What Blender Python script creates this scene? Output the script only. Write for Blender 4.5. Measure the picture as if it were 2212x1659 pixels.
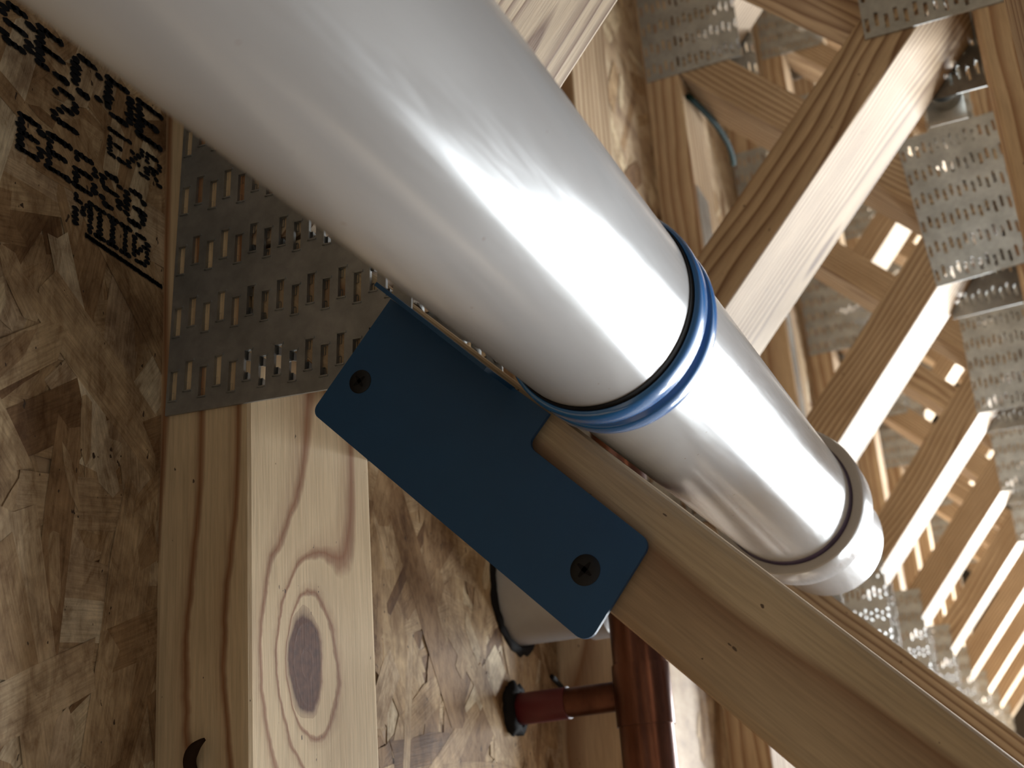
import bpy, bmesh, math, random
from mathutils import Vector, Matrix
random.seed(7)
I = 0.0254                                   # scene is laid out in inches
S = bpy.context.scene
for o in list(bpy.data.objects): bpy.data.objects.remove(o)
COL = S.collection

# ------------------------------------------------------------------ camera
CAM = (0.0, -14.786, -9.847); FPX = 2861.4
Rr = ((-0.072704, 0.391905, -0.917129), (-0.936788, 0.288731, 0.197642), (0.342260, 0.873525, 0.346140))
cd = bpy.data.cameras.new('camera'); cam = bpy.data.objects.new('camera', cd); COL.objects.link(cam)
rx, dn, fw = (Vector(v).normalized() for v in Rr)
M = Matrix((rx, -dn, -fw)).transposed().to_4x4()
M.translation = Vector(CAM) * I
cam.matrix_world = M
cd.sensor_width = 36; cd.lens = FPX / 2212 * 36; cd.clip_start = 0.01; cd.clip_end = 100
cd.dof.use_dof = True; cd.dof.focus_distance = 0.45; cd.dof.aperture_fstop = 22
S.camera = cam

# ------------------------------------------------------------------ world and daylight
W = bpy.data.worlds.new('world'); S.world = W; W.use_nodes = True
bg = W.node_tree.nodes['Background']; bg.inputs[0].default_value = (1.0, 0.93, 0.84, 1); bg.inputs[1].default_value = 0.1

def area(name, loc, rot, sx, sy, power, col):
    l = bpy.data.lights.new(name, 'AREA'); l.shape = 'RECTANGLE'; l.size = sx * I; l.size_y = sy * I
    l.energy = power; l.color = col
    o = bpy.data.objects.new(name, l); COL.objects.link(o); o.location = Vector(loc) * I; o.rotation_euler = rot
    return o
WX0, WX1, WZ0, WZ1, WY = -92, 30, -100, -32, 158
area('daylight_through_door', ((WX0 + WX1) / 2, WY + 6, (WZ0 + WZ1) / 2), (-math.pi / 2, 0, 0), WX1 - WX0, WZ1 - WZ0, 3100, (0.89, 0.955, 1.0))
S.view_settings.view_transform = 'Standard'; S.view_settings.look = 'None'
S.view_settings.exposure = -1.06; S.view_settings.gamma = 1.0; S.view_settings.use_curve_mapping = False

# ------------------------------------------------------------------ materials
class NT:
    def __init__(s, name):
        s.m = bpy.data.materials.new(name); s.m.use_nodes = True; s.t = s.m.node_tree
        s.b = s.t.nodes['Principled BSDF']
    def n(s, typ, **kw):
        x = s.t.nodes.new(typ)
        for k, v in kw.items(): setattr(x, k, v)
        return x
    def put(s, sock, v):
        if isinstance(v, bpy.types.NodeSocket): s.t.links.new(v, sock)
        else: sock.default_value = v
    def math(s, op, a, b=0.0, c=0.0, clamp=False):
        x = s.n('ShaderNodeMath', operation=op, use_clamp=clamp)
        for i, v in enumerate((a, b, c)): s.put(x.inputs[i], v)
        return x.outputs[0]
    def vec(s, op, a, b=(0, 0, 0)):
        x = s.n('ShaderNodeVectorMath', operation=op); s.put(x.inputs[0], a); s.put(x.inputs[1], b)
        return x.outputs[0]
    def noise(s, v, scale, detail=3, rough=.5, dist=0):
        x = s.n('ShaderNodeTexNoise'); s.put(x.inputs['Vector'], v); x.inputs['Scale'].default_value = scale
        x.inputs['Detail'].default_value = detail; x.inputs['Roughness'].default_value = rough; x.inputs['Distortion'].default_value = dist
        return x.outputs['Fac']
    def ramp(s, f, pts, interp='LINEAR'):
        x = s.n('ShaderNodeValToRGB'); r = x.color_ramp; r.interpolation = interp
        while len(r.elements) < len(pts): r.elements.new(.5)
        for e, (p, c) in zip(r.elements, pts): e.position = p; e.color = (*c, 1) if len(c) == 3 else c
        s.put(x.inputs[0], f); return x.outputs[0]
    def mix(s, f, a, b, blend='MIX'):
        x = s.n('ShaderNodeMix', data_type='RGBA', blend_type=blend); s.put(x.inputs[0], f)
        for i, v in ((6, a), (7, b)): s.put(x.inputs[i], v if isinstance(v, bpy.types.NodeSocket) else (*v, 1))
        return x.outputs[2]
    def bump(s, h, strength, dist):
        x = s.n('ShaderNodeBump'); x.inputs['Strength'].default_value = strength; x.inputs['Distance'].default_value = dist
        s.put(x.inputs['Height'], h); s.t.links.new(x.outputs[0], s.b.inputs['Normal'])
    def set(s, **kw):
        for k, v in kw.items(): s.put(s.b.inputs[k.replace('_', ' ')], v if not isinstance(v, tuple) or len(v) == 4 else (*v, 1))
        return s.m

def wood(name, light, dark, freq=3.2, knots=(), pith=None, rough=.65, contrast=1.0, warp=.55, thin=False):
    t = NT(name)
    co = t.n('ShaderNodeTexCoord').outputs['Object']; p = t.vec('SCALE', co); p.node.inputs['Scale'].default_value = 39.37
    oi = t.n('ShaderNodeObjectInfo'); rnd = oi.outputs['Random']
    sh = t.n('ShaderNodeCombineXYZ'); t.put(sh.inputs[0], t.math('MULTIPLY', rnd, 91.0)); t.put(sh.inputs[1], t.math('MULTIPLY', rnd, 13.0))
    sx = t.n('ShaderNodeSeparateXYZ'); t.put(sx.inputs[0], p); X, Y, Z = sx.outputs
    if pith: y0, z0 = pith
    else:
        y0 = t.math('MULTIPLY_ADD', rnd, 4.0, -2.0); z0 = t.math('MULTIPLY_ADD', t.math('FRACT', t.math('MULTIPLY', rnd, 7.3)), -2.6, -1.2)
    dy = t.math('SUBTRACT', Y, y0); dz = t.math('SUBTRACT', Z, z0)
    r = t.math('SQRT', t.math('ADD', t.math('MULTIPLY', dy, dy), t.math('MULTIPLY', dz, dz)))
    ps = t.vec('MULTIPLY', p, (.11, .5, .5)); ps = t.vec('ADD', ps, sh.outputs[0])
    r = t.math('ADD', r, t.math('MULTIPLY', t.math('SUBTRACT', t.noise(ps, 1.0, 2, .45), .5), warp * 2.2))
    kd = None
    for (kx, ky, ka, kb, amp) in knots:
        ex = t.math('DIVIDE', t.math('SUBTRACT', X, kx), ka); ey = t.math('DIVIDE', t.math('SUBTRACT', Y, ky), kb)
        d = t.math('SQRT', t.math('ADD', t.math('MULTIPLY', ex, ex), t.math('MULTIPLY', ey, ey)))
        d = t.math('ADD', d, t.math('MULTIPLY', t.math('SUBTRACT', t.noise(p, 2.2, 3), .5), .35))
        g = t.math('EXPONENT', t.math('MULTIPLY', t.math('POWER', d, 1.35), -.55))
        r = t.math('ADD', r, t.math('MULTIPLY', g, amp))
        kd = d if kd is None else t.math('MINIMUM', kd, d)
    ring = t.math('FRACT', t.math('ADD', t.math('MULTIPLY', r, freq), t.math('MULTIPLY', rnd, 5.0)))
    c = contrast
    if thin: f = t.ramp(ring, [(0, (0, 0, 0)), (.5, (.03,) * 3), (.74, (.28 * c,) * 3), (.86, (c,) * 3), (.93, (.75 * c,) * 3), (1, (0, 0, 0))])
    else: f = t.ramp(ring, [(0, (0, 0, 0)), (.45, (.16 * c,) * 3), (.80, (.75 * c,) * 3), (.90, (c,) * 3), (1, (0, 0, 0))])
    col = t.mix(f, light, dark)
    fib = t.noise(t.vec('ADD', t.vec('MULTIPLY', p, (1.1, 26, 26)), sh.outputs[0]), 1.0, 3, .6)
    col = t.mix(.5, col, t.ramp(fib, [(.3, (.62,) * 3), (.7, (1.12,) * 3)]), 'MULTIPLY')
    big = t.noise(t.vec('ADD', t.vec('MULTIPLY', p, (.3, .9, .9)), sh.outputs[0]), 1.0, 3, .55)
    col = t.mix(.55, col, t.ramp(big, [(.3, (.72, .66, .6)), (.65, (1.05, 1.05, 1.06))]), 'MULTIPLY')
    spk = t.noise(t.vec('MULTIPLY', p, (4, 9, 9)), 1.0, 2, .5)
    col = t.mix(t.math('GREATER_THAN', spk, .76), col, (.12, .08, .05))
    if kd is not None:
        kc = t.mix(t.noise(p, 9, 4), (.035, .011, .004), (.16, .06, .025))
        col = t.mix(t.ramp(kd, [(.0, (1,) * 3), (.82, (1,) * 3), (.98, (0,) * 3)]), col, kc)
        col = t.mix(t.ramp(kd, [(.85, (0,) * 3), (1.0, (.55,) * 3), (1.9, (0,) * 3)]), col, (.27, .16, .09))
    t.bump(t.math('ADD', fib, t.math('MULTIPLY', f, .4)), .22, .0006)
    return t.set(Base_Color=col, Roughness=rough, Specular_IOR_Level=.18)

L1, D1 = (.60, .44, .26), (.30, .15, .06)
M_WEB = wood('web_lumber', (.51, .385, .25), (.18, .098, .052), freq=5.5, warp=.4)
M_CHORD = wood('chord_lumber', (.57, .43, .275), (.29, .16, .085), freq=2.4)
M_NEARCHORD = wood('near_chord_lumber', (.66, .50, .305), (.29, .135, .06), freq=1.55, pith=(-1.9, 2.6), warp=.42, thin=True,
                   knots=((2.9 - 8.74, 1.42 - 1.75, .78, .50, 3.0),))
M_NEARWEB = wood('near_web_lumber', (.56, .425, .26), (.27, .15, .08), freq=1.25, pith=(-3.2, .5), warp=.5, contrast=.9)
M_BLOCK = wood('blocking_lumber', (.6, .44, .27), (.33, .18, .09), freq=2.6)

def galv(name, base=.34, rough=.5):
    t = NT(name); co = t.n('ShaderNodeTexCoord').outputs['Object']
    n1 = t.noise(co, 260, 3, .6); n2 = t.noise(co, 40, 2)
    col = t.mix(.5, t.ramp(n2, [(.3, (base * .8, base * .8, base * .76)), (.7, (base * 1.15, base * 1.15, base * 1.1))]),
                t.ramp(n1, [(.3, (.75,) * 3), (.7, (1.15,) * 3)]), 'MULTIPLY')
    t.bump(n1, .08, .0004)
    return t.set(Base_Color=col, Metallic=.75, Roughness=rough)
M_PLATE = galv('galvanised_plate', .36, .44)
M_STRAP = galv('galvanised_strap', .5, .3)

def simple(name, col, rough=.5, metal=0, coat=0, var=.12, scale=60, spec=.5):
    t = NT(name); co = t.n('ShaderNodeTexCoord').outputs['Object']
    n = t.noise(co, scale, 3)
    c = t.mix(1.0, col, t.ramp(n, [(.3, (1 - var,) * 3), (.7, (1 + var,) * 3)]), 'MULTIPLY')
    return t.set(Base_Color=c, Roughness=rough, Metallic=metal, Coat_Weight=coat, Coat_Roughness=.12, Specular_IOR_Level=spec)
M_BLUE = simple('blue_powder_coat', (.007, .060, .15), .5, 0, .05, .05)
M_BLUEGLOSS = simple('blue_gloss_coat', (.024, .15, .40), .22, 0, .8, .05)
M_SCREW = simple('black_phosphate', (.006, .006, .007), .5, .3)
M_DARK = simple('matte_black', (.008, .007, .007), .8, 0, 0, .3, 90, .15)  # gasket and nail black, also painted gap shade around the pipe holes
M_PURPLE = simple('purple_primer', (.045, .03, .075), .4, 0, 0, .3, 90)
M_RED = simple('red_paint', (.085, .006, .010), .5)
M_BARK = simple('dark_bark', (.03, .016, .009), .85, 0, 0, .3, 90, .1)
M_GREEN = simple('green_sheath', (.002, .014, .012), .8, 0, 0, .1, 60, .15)
M_INK = simple('black_ink', (.012, .013, .016), .9, 0, 0, .4, 200, .1)
def pvc():
    t = NT('white_pvc'); co = t.n('ShaderNodeTexCoord').outputs['Object']
    n = t.noise(t.vec('MULTIPLY', co, (60, 8, 60)), 1.0, 4, .6)
    c = t.ramp(n, [(.3, (.335, .32, .31)), (.7, (.37, .357, .35))])
    sp = t.noise(co, 420, 1); c = t.mix(t.math('GREATER_THAN', sp, .80), c, (.25, .2, .18))
    sc = t.noise(t.vec('MULTIPLY', co, (900, 60, 900)), 1.0, 2)
    r = t.ramp(sc, [(.35, (.21,) * 3), (.7, (.27,) * 3)])
    return t.set(Base_Color=c, Roughness=r, IOR=1.5, Specular_IOR_Level=.38, Coat_Weight=.06, Coat_Roughness=.06)
M_PVC = pvc()
def copper():
    t = NT('copper'); co = t.n('ShaderNodeTexCoord').outputs['Object']
    n = t.noise(t.vec('MULTIPLY', co, (20, 90, 90)), 1.0, 4, .6)
    c = t.ramp(n, [(.3, (.085, .036, .026)), (.7, (.19, .085, .058))])
    return t.set(Base_Color=c, Roughness=.28, Metallic=.95)
M_COPPER = copper()

def osb_base():
    t = NT('osb_board'); co = t.n('ShaderNodeTexCoord').outputs['Object']; p = t.vec('SCALE', co); p.node.inputs['Scale'].default_value = 39.37
    n = t.noise(t.vec('MULTIPLY', p, (1.2, .5, 1)), 1.0, 5, .6)
    c = t.ramp(n, [(.3, (.20, .12, .065)), (.5, (.38, .26, .15)), (.7, (.50, .38, .24))])
    t.bump(n, .3, .001)
    return t.set(Base_Color=c, Roughness=.7)
def osb_strand():
    t = NT('osb_strand'); at = t.n('ShaderNodeAttribute', attribute_name='tone').outputs['Fac']
    uv = t.n('ShaderNodeUVMap').outputs[0]
    co = t.n('ShaderNodeTexCoord').outputs['Object']; p = t.vec('SCALE', co); p.node.inputs['Scale'].default_value = 39.37
    c = t.ramp(at, [(0, (.19, .11, .055)), (.15, (.34, .225, .125)), (.42, (.46, .335, .20)), (.7, (.51, .39, .25)), (.85, (.49, .38, .26)), (.93, (.62, .52, .36)), (1, (.66, .58, .44))])
    g = t.noise(t.vec('MULTIPLY', uv, (1.3, 22, 1)), 1.0, 4, .65)
    c = t.mix(.75, c, t.ramp(g, [(.28, (.58, .54, .5)), (.6, (1.1,) * 3)]), 'MULTIPLY')
    st = t.noise(p, .7, 6, .65); c = t.mix(.9, c, t.ramp(st, [(.34, (.42, .33, .26)), (.47, (.85, .79, .72)), (.6, (1.12, 1.1, 1.05))]), 'MULTIPLY')
    mo = t.noise(t.vec('MULTIPLY', p, (2.2, 4.5, 3)), 1.0, 5, .7, .6); c = t.mix(.8, c, t.ramp(mo, [(.33, (.55, .45, .36)), (.5, (1,) * 3), (.68, (1.3, 1.3, 1.28))]), 'MULTIPLY')
    fl = t.noise(t.vec('MULTIPLY', p, (5, 9, 5)), 1.0, 2, .5); c = t.mix(t.math('GREATER_THAN', fl, .73), c, (.07, .045, .03))
    t.bump(g, .35, .0008)
    return t.set(Base_Color=c, Roughness=.72, Specular_IOR_Level=.2)
M_OSB = osb_base(); M_STRAND = osb_strand()
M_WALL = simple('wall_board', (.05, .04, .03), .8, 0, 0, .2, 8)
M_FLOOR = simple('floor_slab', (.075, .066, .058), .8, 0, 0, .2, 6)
M_FRAME = simple('door_frame_white', (.6, .6, .6), .5)

# ------------------------------------------------------------------ helpers
def link(name, me, mat, parent=None, loc=(0, 0, 0), rot=(0, 0, 0)):
    o = bpy.data.objects.new(name, me); COL.objects.link(o)
    if mat and not me.materials: me.materials.append(mat)
    o.location = Vector(loc) * I; o.rotation_euler = rot
    if parent: o.parent = parent
    return o
def mesh(bm, name, smooth=False):
    me = bpy.data.meshes.new(name)
    bmesh.ops.recalc_face_normals(bm, faces=bm.faces)
    bm.to_mesh(me); bm.free()
    me.transform(Matrix.Scale(I, 4))
    if smooth:
        for p in me.polygons: p.use_smooth = True
    return me
def thing(name, label, cat, loc=(0, 0, 0), rotz=0, group=None):
    o = bpy.data.objects.new(name, None); COL.objects.link(o); o.location = Vector(loc) * I; o.rotation_euler = (0, 0, rotz)
    o.empty_display_size = .05; tag(o, label, cat, group); return o
def tag(o, label=None, cat=None, group=None, kind=None):
    if label: o['label'] = label
    if cat: o['category'] = cat
    if group: o['group'] = group
    if kind: o['kind'] = kind
    return o
def box(bm, x0, x1, y0, y1, z0, z1):
    v = [bm.verts.new(c) for c in ((x0, y0, z0), (x1, y0, z0), (x1, y1, z0), (x0, y1, z0), (x0, y0, z1), (x1, y0, z1), (x1, y1, z1), (x0, y1, z1))]
    for f in ((0, 3, 2, 1), (4, 5, 6, 7), (0, 1, 5, 4), (1, 2, 6, 5), (2, 3, 7, 6), (3, 0, 4, 7)): bm.faces.new([v[i] for i in f])
def board(name, parent, x0, x1, y0, y1, z0, z1, mat, bev=.09):
    """lumber running along x, origin at its own centre line"""
    bm = bmesh.new(); cy, cz = (y0 + y1) / 2, (z0 + z1) / 2
    box(bm, x0, x1, y0 - cy, y1 - cy, z0 - cz, z1 - cz)
    bmesh.ops.bevel(bm, geom=list(bm.edges), offset=bev, segments=2, profile=.6, affect='EDGES')
    return link(name, mesh(bm, name), mat, parent, (0, cy, cz))
def clip(poly, a, b, c):
    """keep a*x+b*z<=c"""
    out = []
    for i, p in enumerate(poly):
        q = poly[(i + 1) % len(poly)]; dp = a * p[0] + b * p[1] - c; dq = a * q[0] + b * q[1] - c
        if dp <= 0: out.append(p)
        if dp * dq < 0:
            s = dp / (dp - dq); out.append((p[0] + s * (q[0] - p[0]), p[1] + s * (q[1] - p[1])))
    return out
def prism(name, poly, y0, y1, ang, parent, mat, bev=.07):
    """outline in the truss plane (x,z), depth along y, grain along ang"""
    cx = sum(p[0] for p in poly) / len(poly); cz = sum(p[1] for p in poly) / len(poly); cy = (y0 + y1) / 2
    ca, sa = math.cos(ang), math.sin(ang)
    bm = bmesh.new(); A, Bv = [], []
    for x, z in poly:
        dx, dz = x - cx, z - cz; u, w = dx * ca + dz * sa, -dx * sa + dz * ca
        A.append(bm.verts.new((u, y0 - cy, w))); Bv.append(bm.verts.new((u, y1 - cy, w)))
    n = len(poly); bm.faces.new(A); bm.faces.new(Bv[::-1])
    for i in range(n): bm.faces.new((A[i], Bv[i], Bv[(i + 1) % n], A[(i + 1) % n]))
    if bev: bmesh.ops.bevel(bm, geom=list(bm.edges), offset=bev, segments=2, profile=.6, affect='EDGES')
    return link(name, mesh(bm, name), mat, parent, (cx, cy, cz), (0, -ang, 0))
def lathe(bm, prof, seg=96, axis='y', c=(0, 0), shear=0.0):
    """profile of (along, radius) spun about an axis parallel to y, x or z"""
    rings = []
    for a, r in prof:
        ring = []
        for k in range(seg):
            t = 2 * math.pi * k / seg; u, w = r * math.cos(t), r * math.sin(t)
            ring.append(bm.verts.new({'y': (c[0] + u, a + shear * w, c[1] + w), 'x': (a, c[0] + u, c[1] + w), 'z': (c[0] + u, c[1] + w, a)}[axis]))
        rings.append(ring)
    for A, B in zip(rings, rings[1:]):
        for k in range(seg): bm.faces.new((A[k], A[(k + 1) % seg], B[(k + 1) % seg], B[k]))
    return rings
def sharp(o, deg=35):
    for p in o.data.polygons: p.use_smooth = True
    o.data.set_sharp_from_angle(angle=math.radians(deg))

# ------------------------------------------------------------------ nail plates
def plate_mesh(name, L, H, u0, v0, rim, teeth, du=.985, dv=.25, sl=.44, sw=.105, th=.04):
    """u along x (0..L), v along -z (0..H); front face at y=-th, back at y=0, teeth into +y"""
    bm = bmesh.new()
    def q(u0_, u1_, v0_, v1_, y=-th):
        vs = [bm.verts.new((u, y, -v)) for u, v in ((u0_, v0_), (u1_, v0_), (u1_, v1_), (u0_, v1_))]; bm.faces.new(vs)
    ncol = int((H - v0) / dv) + 1
    edges_v = [0] + [v0 + dv * (i + .5) for i in range(ncol - 1)] + [H]
    for i in range(ncol):
        va, vb = edges_v[i], edges_v[i + 1]; vc = v0 + dv * i; off = .125 if i % 2 else 0
        s0, s1 = vc - sw / 2, vc + sw / 2; u = 0; j = 0
        while True:
            a = u0 + off + du * j - sl / 2; b = a + sl
            if b > L - .05: break
            a = max(a, .03)
            q(u, a, va, vb); q(a, b, va, s0); q(a, b, s1, vb)
            # slot walls
            for (p, r_) in (((a, s0), (b, s0)), ((b, s0), (b, s1)), ((b, s1), (a, s1)), ((a, s1), (a, s0))):
                bm.faces.new([bm.verts.new(c) for c in ((p[0], -th, -p[1]), (r_[0], -th, -r_[1]), (r_[0], 0.0, -r_[1]), (p[0], 0.0, -p[1]))])
            if rim:
                for (x0, x1, z0, z1) in ((a - .02, b + .025, s0 - .03, s0), (b, b + .03, s0 - .02, s1 + .03), (a - .02, a, s0 - .02, s1 + .01)):
                    box(bm, x0, x1, -th - .02, -th + .001, -z1, -z0)
            if teeth:
                for ua, ub in ((a, a + .13), (b - .13, b)):
                    t0 = bm.verts.new((ua, 0, -s0)); t1 = bm.verts.new((ub, 0, -s0)); t2 = bm.verts.new((ub, 0, -s0 - .035)); t3 = bm.verts.new((ua, 0, -s0 - .035))
                    tip = bm.verts.new(((ua + ub) / 2, .34, -s0 - .05))
                    for f in ((t0, t1, tip), (t1, t2, tip), (t2, t3, tip), (t3, t0, tip)): bm.faces.new(f)
            u = b; j += 1
        q(u, L, va, vb)
    # back sheet follows the same openings: outer edge band
    for (p, r_) in (((0, 0), (L, 0)), ((L, 0), (L, H)), ((L, H), (0, H)), ((0, H), (0, 0))):
        bm.faces.new([bm.verts.new(c) for c in ((p[0], -th, -p[1]), (r_[0], -th, -r_[1]), (r_[0], 0, -r_[1]), (p[0], 0, -p[1]))])
    me = bpy.data.meshes.new(name); bm.to_mesh(me); bm.free(); me.transform(Matrix.Scale(I, 4)); me.materials.append(M_PLATE)
    return me
PM_NEAR = plate_mesh('near_plate', 6.0, 3.95, .43, .12, True, True)
PM_TOP = plate_mesh('truss_plate', 6.0, 3.95, .43, .12, False, True)
PM_BOT = plate_mesh('heel_plate', 6.0, 3.9, .40, .12, False, True)

# ------------------------------------------------------------------ setting
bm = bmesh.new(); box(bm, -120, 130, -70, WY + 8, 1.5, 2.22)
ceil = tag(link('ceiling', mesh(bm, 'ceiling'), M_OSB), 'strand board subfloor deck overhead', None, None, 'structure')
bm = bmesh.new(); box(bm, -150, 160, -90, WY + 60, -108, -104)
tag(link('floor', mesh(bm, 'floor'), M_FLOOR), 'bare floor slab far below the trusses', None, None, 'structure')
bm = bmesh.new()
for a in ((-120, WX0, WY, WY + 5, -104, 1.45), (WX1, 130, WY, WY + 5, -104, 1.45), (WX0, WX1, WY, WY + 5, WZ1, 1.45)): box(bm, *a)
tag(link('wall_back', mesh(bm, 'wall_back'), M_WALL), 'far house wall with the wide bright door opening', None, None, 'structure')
for nm, a in (('added_wall_front', (-120, 130, -56, -52, -104, 1.45)), ('added_wall_left', (-120, -116, -52, WY, -104, 1.45)), ('added_wall_right', (126, 130, -52, WY, -104, 1.45))):  # unseen walls added to close the room and hold indirect light down
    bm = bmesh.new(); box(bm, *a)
    tag(link(nm, mesh(bm, nm), M_WALL), 'added dark wall outside the view, keeping indirect light low', None, None, 'structure')
bm = bmesh.new()
for a in ((WX0, WX1, WY + 1, WY + 4, WZ1 - 2, WZ1), (WX0, WX0 + 2, WY + 1, WY + 4, WZ0, WZ1), (WX1 - 2, WX1, WY + 1, WY + 4, WZ0, WZ1), (-32.5, -29.5, WY + 1, WY + 4, WZ0, WZ1)): box(bm, *a)
tag(link('door_1', mesh(bm, 'door_1'), M_FRAME), 'wide door opening frame letting daylight in', None, None, 'structure')

# strands on the underside of the deck
def strands():
    rng = random.Random(11); V, F, T, UV = [], [], [], []
    for k in range(5200):
        if k < 3000: cx, cy = rng.uniform(-4, 26), rng.uniform(-9, 20)
        else: cx, cy = rng.uniform(-6, 60), rng.uniform(-12, 80)
        ang = rng.gauss(.5, .6) if rng.random() < .35 else rng.uniform(0, math.pi)
        ln, wd = rng.uniform(1.4, 5.0), rng.uniform(.22, .95)
        if rng.random() < .3: ln, wd = rng.uniform(.4, 1.3), rng.uniform(.12, .45)
        z = 1.5 - .004 - .03 * rng.random()
        ca, sa = math.cos(ang), math.sin(ang); tilt = 0
        a, b = ln / 2, wd / 2
        pts = [(-a, -b), (-a * .3, -b * rng.uniform(.9, 1.1)), (a * .4, -b * rng.uniform(.9, 1.1)), (a + rng.uniform(-.15, .1), -b * .8), (a + rng.uniform(-.2, .25), 0), (a + rng.uniform(-.25, .1), b),
               (a * .2, b * rng.uniform(.9, 1.08)), (-a * .5, b * rng.uniform(.9, 1.08)), (-a + rng.uniform(-.1, .25), b * .9), (-a + rng.uniform(-.25, .2), b * .1)]
        n0 = len(V); uo, vo = rng.uniform(0, 90), rng.uniform(0, 90)
        for (u, w) in pts: V.append(((cx + u * ca - w * sa) * I, (cy + u * sa + w * ca) * I, (z + tilt * u) * I))
        for (u, w) in pts: UV.append((u + uo, w + vo))
        F.append(list(range(n0 + len(pts) - 1, n0 - 1, -1))); T.append(rng.random())
    me = bpy.data.meshes.new('surface_strands'); me.from_pydata(V, [], F); me.materials.append(M_STRAND)
    at = me.attributes.new('tone', 'FLOAT', 'FACE'); at.data.foreach_set('value', T)
    ul = me.uv_layers.new(name='UVMap')
    for p in me.polygons:
        for li in p.loop_indices: ul.data[li].uv = UV[me.loops[li].vertex_index]
    me.update(); o = bpy.data.objects.new('surface_strands', me); COL.objects.link(o); o.parent = ceil; o['kind'] = 'stuff'
strands()

# stamped lettering on the deck, dot matrix strokes elongated along the print direction (y)
FONT = {'S': '01110 10001 10000 01110 00001 10001 01110', 'E': '11111 10000 10000 11110 10000 10000 11111', 'C': '01110 10001 10000 10000 10000 10001 01110',
        'D': '11110 10001 10001 10001 10001 10001 11110', '2': '01110 10001 00001 00110 01000 10000 11111', 'B': '11110 10001 10001 11110 10001 10001 11110',
        'G': '01110 10001 10000 10111 10001 10001 01110', 'M': '10001 11011 10101 10101 10001 10001 10001', 'I': '111 010 010 010 010 010 111', '0': '01110 10001 10011 10101 11001 10001 01110',
        'X': '10001 10001 01010 00100 01010 10001 10001', 'R': '11110 10001 10001 11110 10100 10010 10001', ' ': '000 000 000 000 000 000 000'}
def lettering():
    bm = bmesh.new(); rng = random.Random(3)
    def dot(x, y, rx_, ry):
        n = 7; ph = rng.uniform(0, 1)
        bm.faces.new([bm.verts.new((x + rx_ * rng.uniform(.75, 1.15) * math.cos(ph + 2 * math.pi * k / n), y + ry * rng.uniform(.8, 1.15) * math.sin(ph + 2 * math.pi * k / n), 1.458)) for k in range(n)])
    def row(txt, xb, y0, h, cw, slope):
        y = y0
        for ch in txt:
            g = FONT[ch].split(); nw = len(g[0])
            for r_, line in enumerate(g):
                for c, b in enumerate(line):
                    if b == '1' and rng.random() < .94: dot(xb + h * (6 - r_) / 6 + slope * (y - y0), y + cw * c / 4, h / 6 * rng.uniform(.5, .72), cw / 4 * rng.uniform(.7, 1.15))
            y += cw * (nw - 1) / 4 + cw * .42
    row('SECDE', 10.76, -3.50, .56, .50, .0)
    row('2', 10.08, -2.45, .50, .40, .03); row('EXR', 10.10, -1.30, .40, .30, .02)
    row('BEBSG', 9.30, -3.05, .50, .38, -.03)
    row('MIII0', 8.70, -1.95, .42, .30, -.03)
    for k in range(60): dot(8.60 - .0022 * k, -1.72 + 1.7 * k / 60, .045, .03)
    o = link('printed_lettering', mesh(bm, 'printed_lettering'), M_INK, ceil); o['label'] = 'smeared black stamp lettering'
lettering()

# ------------------------------------------------------------------ floor trusses
PANEL, SP, SM = 21.24, .862, .985       # top panel spacing and the two web pitches
ZB = -10.85                             # top of the bottom chord
BIG = 60
def visible(x, y, z, m=500):
    d = Vector((x, y, z)) - Vector(CAM); w = d.dot(fw)
    if w < 1: return False
    px, py = FPX * d.dot(rx) / w + 1106, FPX * d.dot(dn) / w + 829.5
    return -m < px < 2212 + m and -m < py < 1659 + m
def web_plus(T):
    x0 = T - 1.11; nx, nz = SP / math.hypot(SP, 1), 1 / math.hypot(SP, 1)      # upward normal of the underside
    a = (x0 - BIG, SP * BIG); b = (x0 + BIG, -SP * BIG)
    p = [a, b, (b[0] + 1.5 * nx, b[1] + 1.5 * nz), (a[0] + 1.5 * nx, a[1] + 1.5 * nz)]
    for c in ((0, 1, -.03), (0, -1, -ZB - .03), (-1, 0, -(T + .03)), (1, 0, T + 11.46 - .03)): p = clip(p, *c)
    return p, math.atan2(-SP, 1)
def web_minus(T, off=0.0):
    x0 = T + 1.17 - off; nx, nz = -SM / math.hypot(SM, 1), 1 / math.hypot(SM, 1)
    a = (x0 - BIG, -SM * BIG); b = (x0 + BIG, SM * BIG)
    p = [a, b, (b[0] + 1.5 * nx, b[1] + 1.5 * nz), (a[0] + 1.5 * nx, a[1] + 1.5 * nz)]
    for c in ((0, 1, -.03), (0, -1, -ZB - .03), (1, 0, T - .03), (-1, 0, -(T - 9.78 + .03))): p = clip(p, *c)
    return p, math.atan2(SM, 1)
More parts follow.
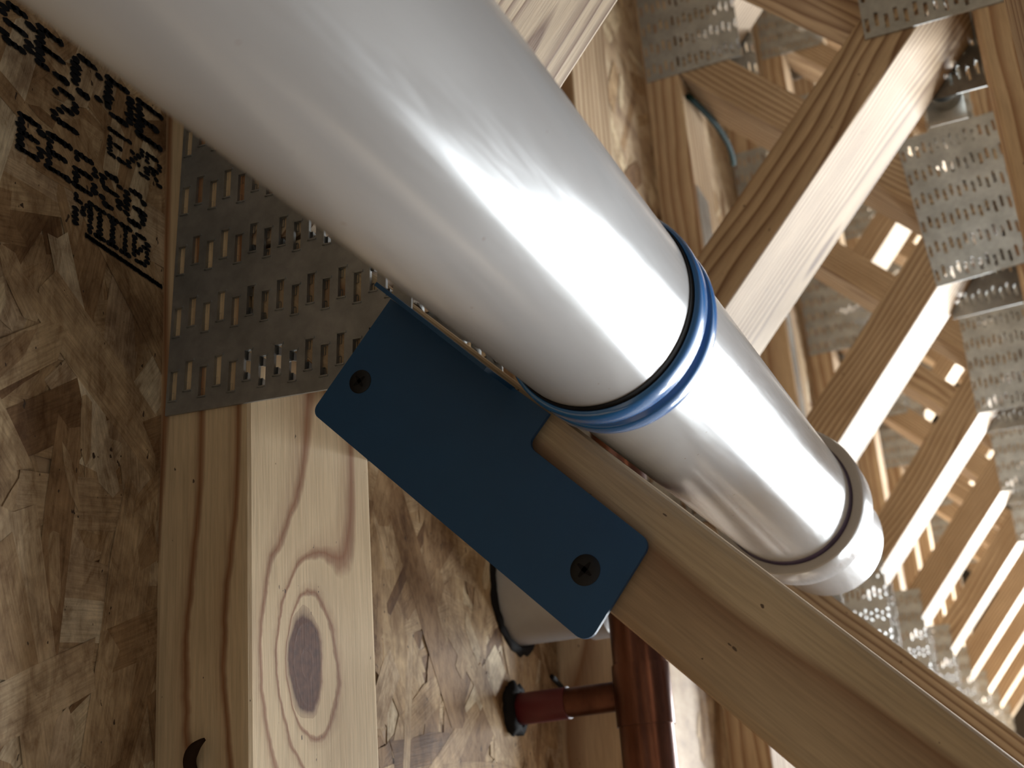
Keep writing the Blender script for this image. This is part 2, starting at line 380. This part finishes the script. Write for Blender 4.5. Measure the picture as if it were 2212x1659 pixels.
def truss(m, y, label, yaw=0.0, px=14.0, T0=9.84):
    near = m == 0
    e = thing('floor_truss', label, 'truss', (px, y, 0), yaw, 'parallel floor trusses')
    x0, x1 = -22 - px, (34 if near else 75 + 9 * m) - px
    board('top_chord', e, x0, x1, 0, 3.5, 0, 1.5, M_NEARCHORD if near else M_CHORD)
    board('bottom_chord', e, x0, x1, 0, 3.5, ZB - 1.5, ZB, M_CHORD)
    rng = random.Random(40 + m)
    for k in range(-1, 6):
        T = T0 + PANEL * k; B = T + 11.46
        vis = lambda x, z: visible(x, y, z) or visible(x, y + 3.5, z)
        for kind, (poly, ang) in (('p', web_plus(T)), ('m', web_minus(T, 0 if near else .55))):
            mx = sum(p[0] for p in poly) / len(poly)
            if not (any(vis(*p) for p in poly) or vis(mx, -5)): continue
            mat = M_NEARWEB if near and k == 0 and kind == 'm' else M_WEB
            prism('web', [(p[0] - px, p[1]) for p in poly], .02, 3.48, ang, e, mat, .13 if mat is M_NEARWEB else .07)
        if near and k != 0: continue
        for (cx, me, uu, zz) in ((T, PM_NEAR if near else PM_TOP, -2.32, 1.36), (B, PM_BOT, -3.05, ZB + 2.75)):
            if k == -1 and me is PM_BOT: continue
            if not (vis(cx, zz - 2) or vis(cx + uu, zz) or vis(cx + uu + 6, zz - 4)): continue
            tilt = math.radians(3.2) if near else rng.gauss(0, .02)
            if m == 2 and me is PM_BOT: tilt = -.07
            jx = 0 if near else rng.uniform(-.25, .25)
            if m == 1 and me is PM_BOT: jx = 1.4
            if m == 2 and k == 1 and me is PM_TOP: jx = .8
            link('connector_plate', me, None, e, (cx + uu + jx - px, -.004, zz), (0, tilt, 0))
            link('connector_plate', me, None, e, (cx + uu + 6 + jx - px, 3.504, zz), (0, 0, math.pi)).rotation_euler = (0, -tilt * .5, math.pi)
    return e
near = truss(0, 0.0, 'nearest floor truss, the blue pipe bracket screwed to it', T0=8.74, px=8.74)
truss(1, 16.1, 'second floor truss, its sunlit web just right of the blue clamp ring', yaw=math.radians(4.5))
ORD = ['third', 'fourth', 'fifth', 'sixth', 'seventh', 'eighth', 'ninth']
for m in range(2, 9):
    truss(m, {2: 31.0}.get(m, 16.0 * m), '%s floor truss counted from the blue bracket' % ORD[m - 2])
truss(9, 144.0, 'farthest floor truss, in front of the back wall')

# ------------------------------------------------------------------ drain pipe with coupling
PC = (6.016, -5.584); PR = 1.1875
dp = thing('drain_pipe', 'thick white plastic drain pipe crossing diagonally through the trusses', 'pipe', (PC[0], 0, PC[1]))
bm = bmesh.new()
lathe(bm, [(-34, .97), (-34, PR)] + [(-34 + 2 * k, PR) for k in range(1, 24)] + [(13.2, PR), (13.2, .97)], 128)
o = link('pipe_body', mesh(bm, 'pipe_body'), M_PVC, dp); sharp(o)
bm = bmesh.new()
lathe(bm, [(9.30, 1.19), (9.215, 1.21), (9.20, 1.235), (9.20, 1.375), (9.225, 1.40), (9.32, 1.425), (9.6, 1.43), (10.3, 1.42), (10.42, 1.36), (10.45, 1.19)], 128)
o = link('coupling', mesh(bm, 'coupling'), M_PVC, dp); sharp(o, 30); o['label'] = 'wider socket coupling at the far end'
bm = bmesh.new()
lathe(bm, [(9.02, 1.188), (9.04, 1.194), (9.16, 1.20), (9.24, 1.235), (9.27, 1.2)], 128)
o = link('primer_band', mesh(bm, 'primer_band'), M_PURPLE, dp); sharp(o, 80); o['label'] = 'dark purple primer line'

# ------------------------------------------------------------------ blue pipe clamp bracket
br = thing('pipe_bracket', 'flat blue metal bracket with clamp ring holding the white drain pipe', 'bracket', (5.2, 0, -3.5))
def rounded(pts):
    out = []
    for i, (x, z, r) in enumerate(pts):
        if r <= 0: out.append((x, z)); continue
        p = Vector((x, z)); a = (Vector(pts[i - 1][:2]) - p).normalized(); b = (Vector(pts[(i + 1) % len(pts)][:2]) - p).normalized()
        half = a.angle(b) / 2; t = r / math.tan(half); c = p + (a + b).normalized() * (r / math.sin(half))
        s, e = p + a * t, p + b * t; v0, v1 = s - c, e - c; tot = v0.angle_signed(v1)
        for k in range(9):
            th = -tot * k / 8; out.append((c.x + v0.x * math.cos(th) - v0.y * math.sin(th), c.y + v0.x * math.sin(th) + v0.y * math.cos(th)))
    return out
outl = rounded([(7.33, -2.37, 0), (5.96, -1.10, .13), (2.36, -4.72, .17), (3.44, -5.62, .15), (4.91, -4.17, .13), (5.26, -4.50, 0)])
bp = prism('mounting_plate', [(x - 5.2, z + 3.5) for x, z in outl], -.115, -.055, math.radians(44.5), br, M_BLUE, 0)
bm = bmesh.new()
tx, tz = .7155, .6986; nx, nz = .6986, -.7155          # along the web underside, and away from it
def P(s, n, y): return (7.33 - 5.2 - tx * s + nx * n, y, -2.42 + 3.5 - tz * s + nz * n)
vs = [[bm.verts.new(P(s, n, y)) for n in (-.02, .035)] for s, y in ((-.02, -.06), (-.02, -.62), (1.2, -.80), (2.3, -.95), (2.3, -.06))]
for n_ in (0, 1): bm.faces.new([v[n_] for v in vs])
for k in range(5): bm.faces.new((vs[k][0], vs[(k + 1) % 5][0], vs[(k + 1) % 5][1], vs[k][1]))
link('saddle_flange', mesh(bm, 'saddle_flange'), M_BLUE, br)
bm = bmesh.new()
lathe(bm, [(-1.16, 1.20), (-1.19, 1.225), (-1.17, 1.25), (-1.11, 1.275), (-.97, 1.285), (-.83, 1.275), (-.785, 1.25), (-.765, 1.205), (-.75, 1.195), (-.67, 1.195), (-.655, 1.205), (-.63, 1.25), (-.575, 1.27), (-.45, 1.28), (-.36, 1.265), (-.31, 1.235), (-.30, 1.20)], 128, c=(PC[0] - 5.2, PC[1] + 3.5), shear=.13)
o = link('clamp_ring', mesh(bm, 'clamp_ring'), M_BLUEGLOSS, br); sharp(o, 60); o['label'] = 'glossy blue ribbed ring'
bm = bmesh.new()
lathe(bm, [(-1.27, 1.189), (-1.28, 1.20), (-1.22, 1.215), (-1.1, 1.205)], 128, c=(PC[0] - 5.2, PC[1] + 3.5), shear=.13)
o = link('ring_gasket', mesh(bm, 'ring_gasket'), M_DARK, br); sharp(o, 80)
def screw(x, z, r, spin):
    bm = bmesh.new(); seg = 32
    rings = lathe(bm, [(-.02, .001), (-.025, r * .55), (-.012, r * .9), (0, r), (.03, r)], seg)
    o = link('screw', mesh(bm, 'screw'), M_SCREW, br, (x - 5.2, -.12, z + 3.5)); sharp(o, 50)
    bm = bmesh.new()
    for a in (0, math.pi / 2):
        c, s = math.cos(a + spin), math.sin(a + spin); L_, w = r * .58, r * .16
        v = [bm.verts.new((c * u - s * q_, -.028, s * u + c * q_)) for u, q_ in ((-L_, -w * .4), (-w, -w), (w, -w), (L_, -w * .4), (L_, w * .4), (w, w), (-w, w), (-L_, w * .4))]
        v2 = [bm.verts.new((p.co.x * .8, -.012, p.co.z * .8)) for p in v]
        bm.faces.new(v)
        for k in range(8): bm.faces.new((v[k], v[(k + 1) % 8], v2[(k + 1) % 8], v2[k]))
    link('drive_recess', mesh(bm, 'drive_recess'), M_DARK, o)
screw(6.24, -1.86, .165, .5); screw(3.24, -4.78, .19, .75)

# ------------------------------------------------------------------ copper line with branch
cu = thing('copper_pipe', 'dark copper water pipe with a short red-painted branch behind the blue bracket', 'pipe', (3.0, 12.0, -1.6))
bm = bmesh.new(); lathe(bm, [(-16, .5), (-16, .5625), (6.5, .5625), (6.5, .5)], 64, 'x')
sharp(link('main_tube', mesh(bm, 'main_tube'), M_COPPER, cu))
bm = bmesh.new(); lathe(bm, [(-.62, .565), (-.62, .60), (.62, .60), (.62, .565)], 64, 'x', )
sharp(link('tee_collar', mesh(bm, 'tee_collar'), M_COPPER, cu, (.15, 0, 0)))
bm = bmesh.new(); lathe(bm, [(.4, .3125), (3.5, .3125)], 48, 'z')
sharp(link('branch_tube', mesh(bm, 'branch_tube'), M_COPPER, cu, (.2, 0.1, 0), (math.radians(-4), 0, 0)))
bm = bmesh.new(); lathe(bm, [(1.72, .314), (1.72, .335), (3.0, .34), (3.05, .314)], 48, 'z')
o = link('red_sleeve', mesh(bm, 'red_sleeve'), M_RED, cu, (.2, 0.1, 0), (math.radians(-4), 0, 0)); sharp(o); o['label'] = 'dark red painted length'
bm = bmesh.new(); rg = random.Random(5)
for R_, z in ((.33, 2.86),):
    rings = lathe(bm, [(z, .33), (z - .02, .42), (z + .1, .55), (z + .25, .5)], 24, 'z')
for v in bm.verts: v.co.x *= rg.uniform(.9, 1.25); v.co.y *= rg.uniform(.85, 1.1)
sharp(link('hole_gap_ring', mesh(bm, 'hole_gap_ring'), M_DARK, cu, (.2, .3, 0)), 70)  # black ring stands for the shaded gap of the branch hole

# ------------------------------------------------------------------ white riser stub through the deck
rs = thing('riser_stub', 'white plastic pipe stub through the deck, half hidden by the bracket', 'pipe', (5.85, 12.95, -.8))
bm = bmesh.new(); lathe(bm, [(-.02, 1.0), (-.02, 1.1875), (2.4, 1.1875)], 96, 'z'); sharp(link('pipe_body', mesh(bm, 'riser_body'), M_PVC, rs))
bm = bmesh.new(); lathe(bm, [(-.05, .01), (-.05, 1.2), (.0, 1.28), (.5, 1.28), (.54, 1.19)], 96, 'z'); sharp(link('hub', mesh(bm, 'riser_hub'), M_PVC, rs))
bm = bmesh.new(); lathe(bm, [(.54, 1.19), (.56, 1.215), (.70, 1.2), (.72, 1.188)], 96, 'z'); sharp(link('primer_band', mesh(bm, 'riser_primer'), M_PURPLE, rs))
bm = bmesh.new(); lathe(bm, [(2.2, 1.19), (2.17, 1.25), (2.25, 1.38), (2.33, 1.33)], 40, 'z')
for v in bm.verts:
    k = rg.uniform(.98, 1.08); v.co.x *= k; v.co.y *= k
sharp(link('hole_gap_ring', mesh(bm, 'riser_gap_ring'), M_DARK, rs), 70)  # dark ring in place of the shaded gap where the riser enters the deck

# ------------------------------------------------------------------ small hardware
def tube(bm, pts, rad, seg=10):
    prev = None
    for k, p in enumerate(pts):
        p = Vector(p); d = (Vector(pts[min(k + 1, len(pts) - 1)]) - Vector(pts[max(k - 1, 0)])).normalized()
        a = d.orthogonal().normalized() if prev is None else (prev - d * prev.dot(d)).normalized(); prev = a; b = d.cross(a)
        r = rad[k] if isinstance(rad, (list, tuple)) else rad
        ring = [bm.verts.new(p + a * r * math.cos(2 * math.pi * q / seg) + b * r * math.sin(2 * math.pi * q / seg)) for q in range(seg)]
        if k:
            for q in range(seg): bm.faces.new((last[q], last[(q + 1) % seg], ring[(q + 1) % seg], ring[q]))
        else: bm.faces.new(ring[::-1])
        last = ring
    bm.faces.new(last)
def curve(p0, p1, p2, n=12):
    p0, p1, p2 = map(Vector, (p0, p1, p2)); return [p0.lerp(p1, k / n).lerp(p1.lerp(p2, k / n), k / n) for k in range(n + 1)]
bm = bmesh.new(); tube(bm, curve((0, .05, 0), (.25, -.28, -.06), (.42, -.12, -.30)), [.085] * 8 + [.08, .07, .055, .04, .02])
o = link('bent_nail', mesh(bm, 'bent_nail', True), M_BARK, None, (1.42, -.03, .86)); tag(o, 'dark bent nail on the near chord at the bottom edge of the picture', 'nail')
bm = bmesh.new(); tube(bm, curve((0, .5, .1), (.1, -.1, 0), (.2, -.9, -.12)), [.06] * 11 + [.055, .05])
o = link('bent_nail', mesh(bm, 'slanted_nail', True), M_DARK, None, (3.75, 14.2, 1.0)); tag(o, 'thin black nail sticking out above the red copper branch', 'nail')
bm = bmesh.new(); tube(bm, curve((28.7, 31.4, -.14), (28.9, 35.5, -.9), (29.6, 39.5, -.10), 20), .13)
o = link('electric_cable', mesh(bm, 'electric_cable', True), M_GREEN); tag(o, 'dark green cable drooping beneath the deck behind the second truss', 'cable')
for x0, x1, y0, y1, lab in ((18.5, 24.6, 31.25, 32.9, 'grey steel strap under the top chord of the third truss'), (17.0, 26.0, 48.3, 49.6, 'grey steel strap under the top chord of the fourth truss')):
    bm = bmesh.new(); box(bm, x0, x1, y0, y1, -.045, -.004)
    for k in range(int((x1 - x0) / 1.0)): lathe(bm, [(-.055, .01), (-.055, .07), (-.045, .08)], 10, 'z', (x0 + .5 + k, (y0 + y1) / 2))
    o = link('steel_strap', mesh(bm, 'steel_strap'), M_STRAP); tag(o, lab, 'strap')
# pipe hook on the back of the second truss
hk = thing('strap_hanger', 'galvanised loop hanger behind the top of the bright second truss web', 'hanger', (19.75, 20.65, -9.7))
bm = bmesh.new(); box(bm, -.9, .6, -.02, .02, -.5, .55)
link('back_plate', mesh(bm, 'hanger_plate'), M_STRAP, hk)
bm = bmesh.new(); n = 28; vs = []
for k in range(n + 1):
    a = math.radians(-70 + 320 * k / n)
    vs.append([bm.verts.new((.55 * math.cos(a), y, .48 * math.sin(a))) for y in (-.6, -.03)])
for A, B in zip(vs, vs[1:]): bm.faces.new((A[0], B[0], B[1], A[1]))
bmesh.ops.solidify(bm, geom=list(bm.faces), thickness=.06)
link('loop', mesh(bm, 'hanger_loop', True), M_STRAP, hk)
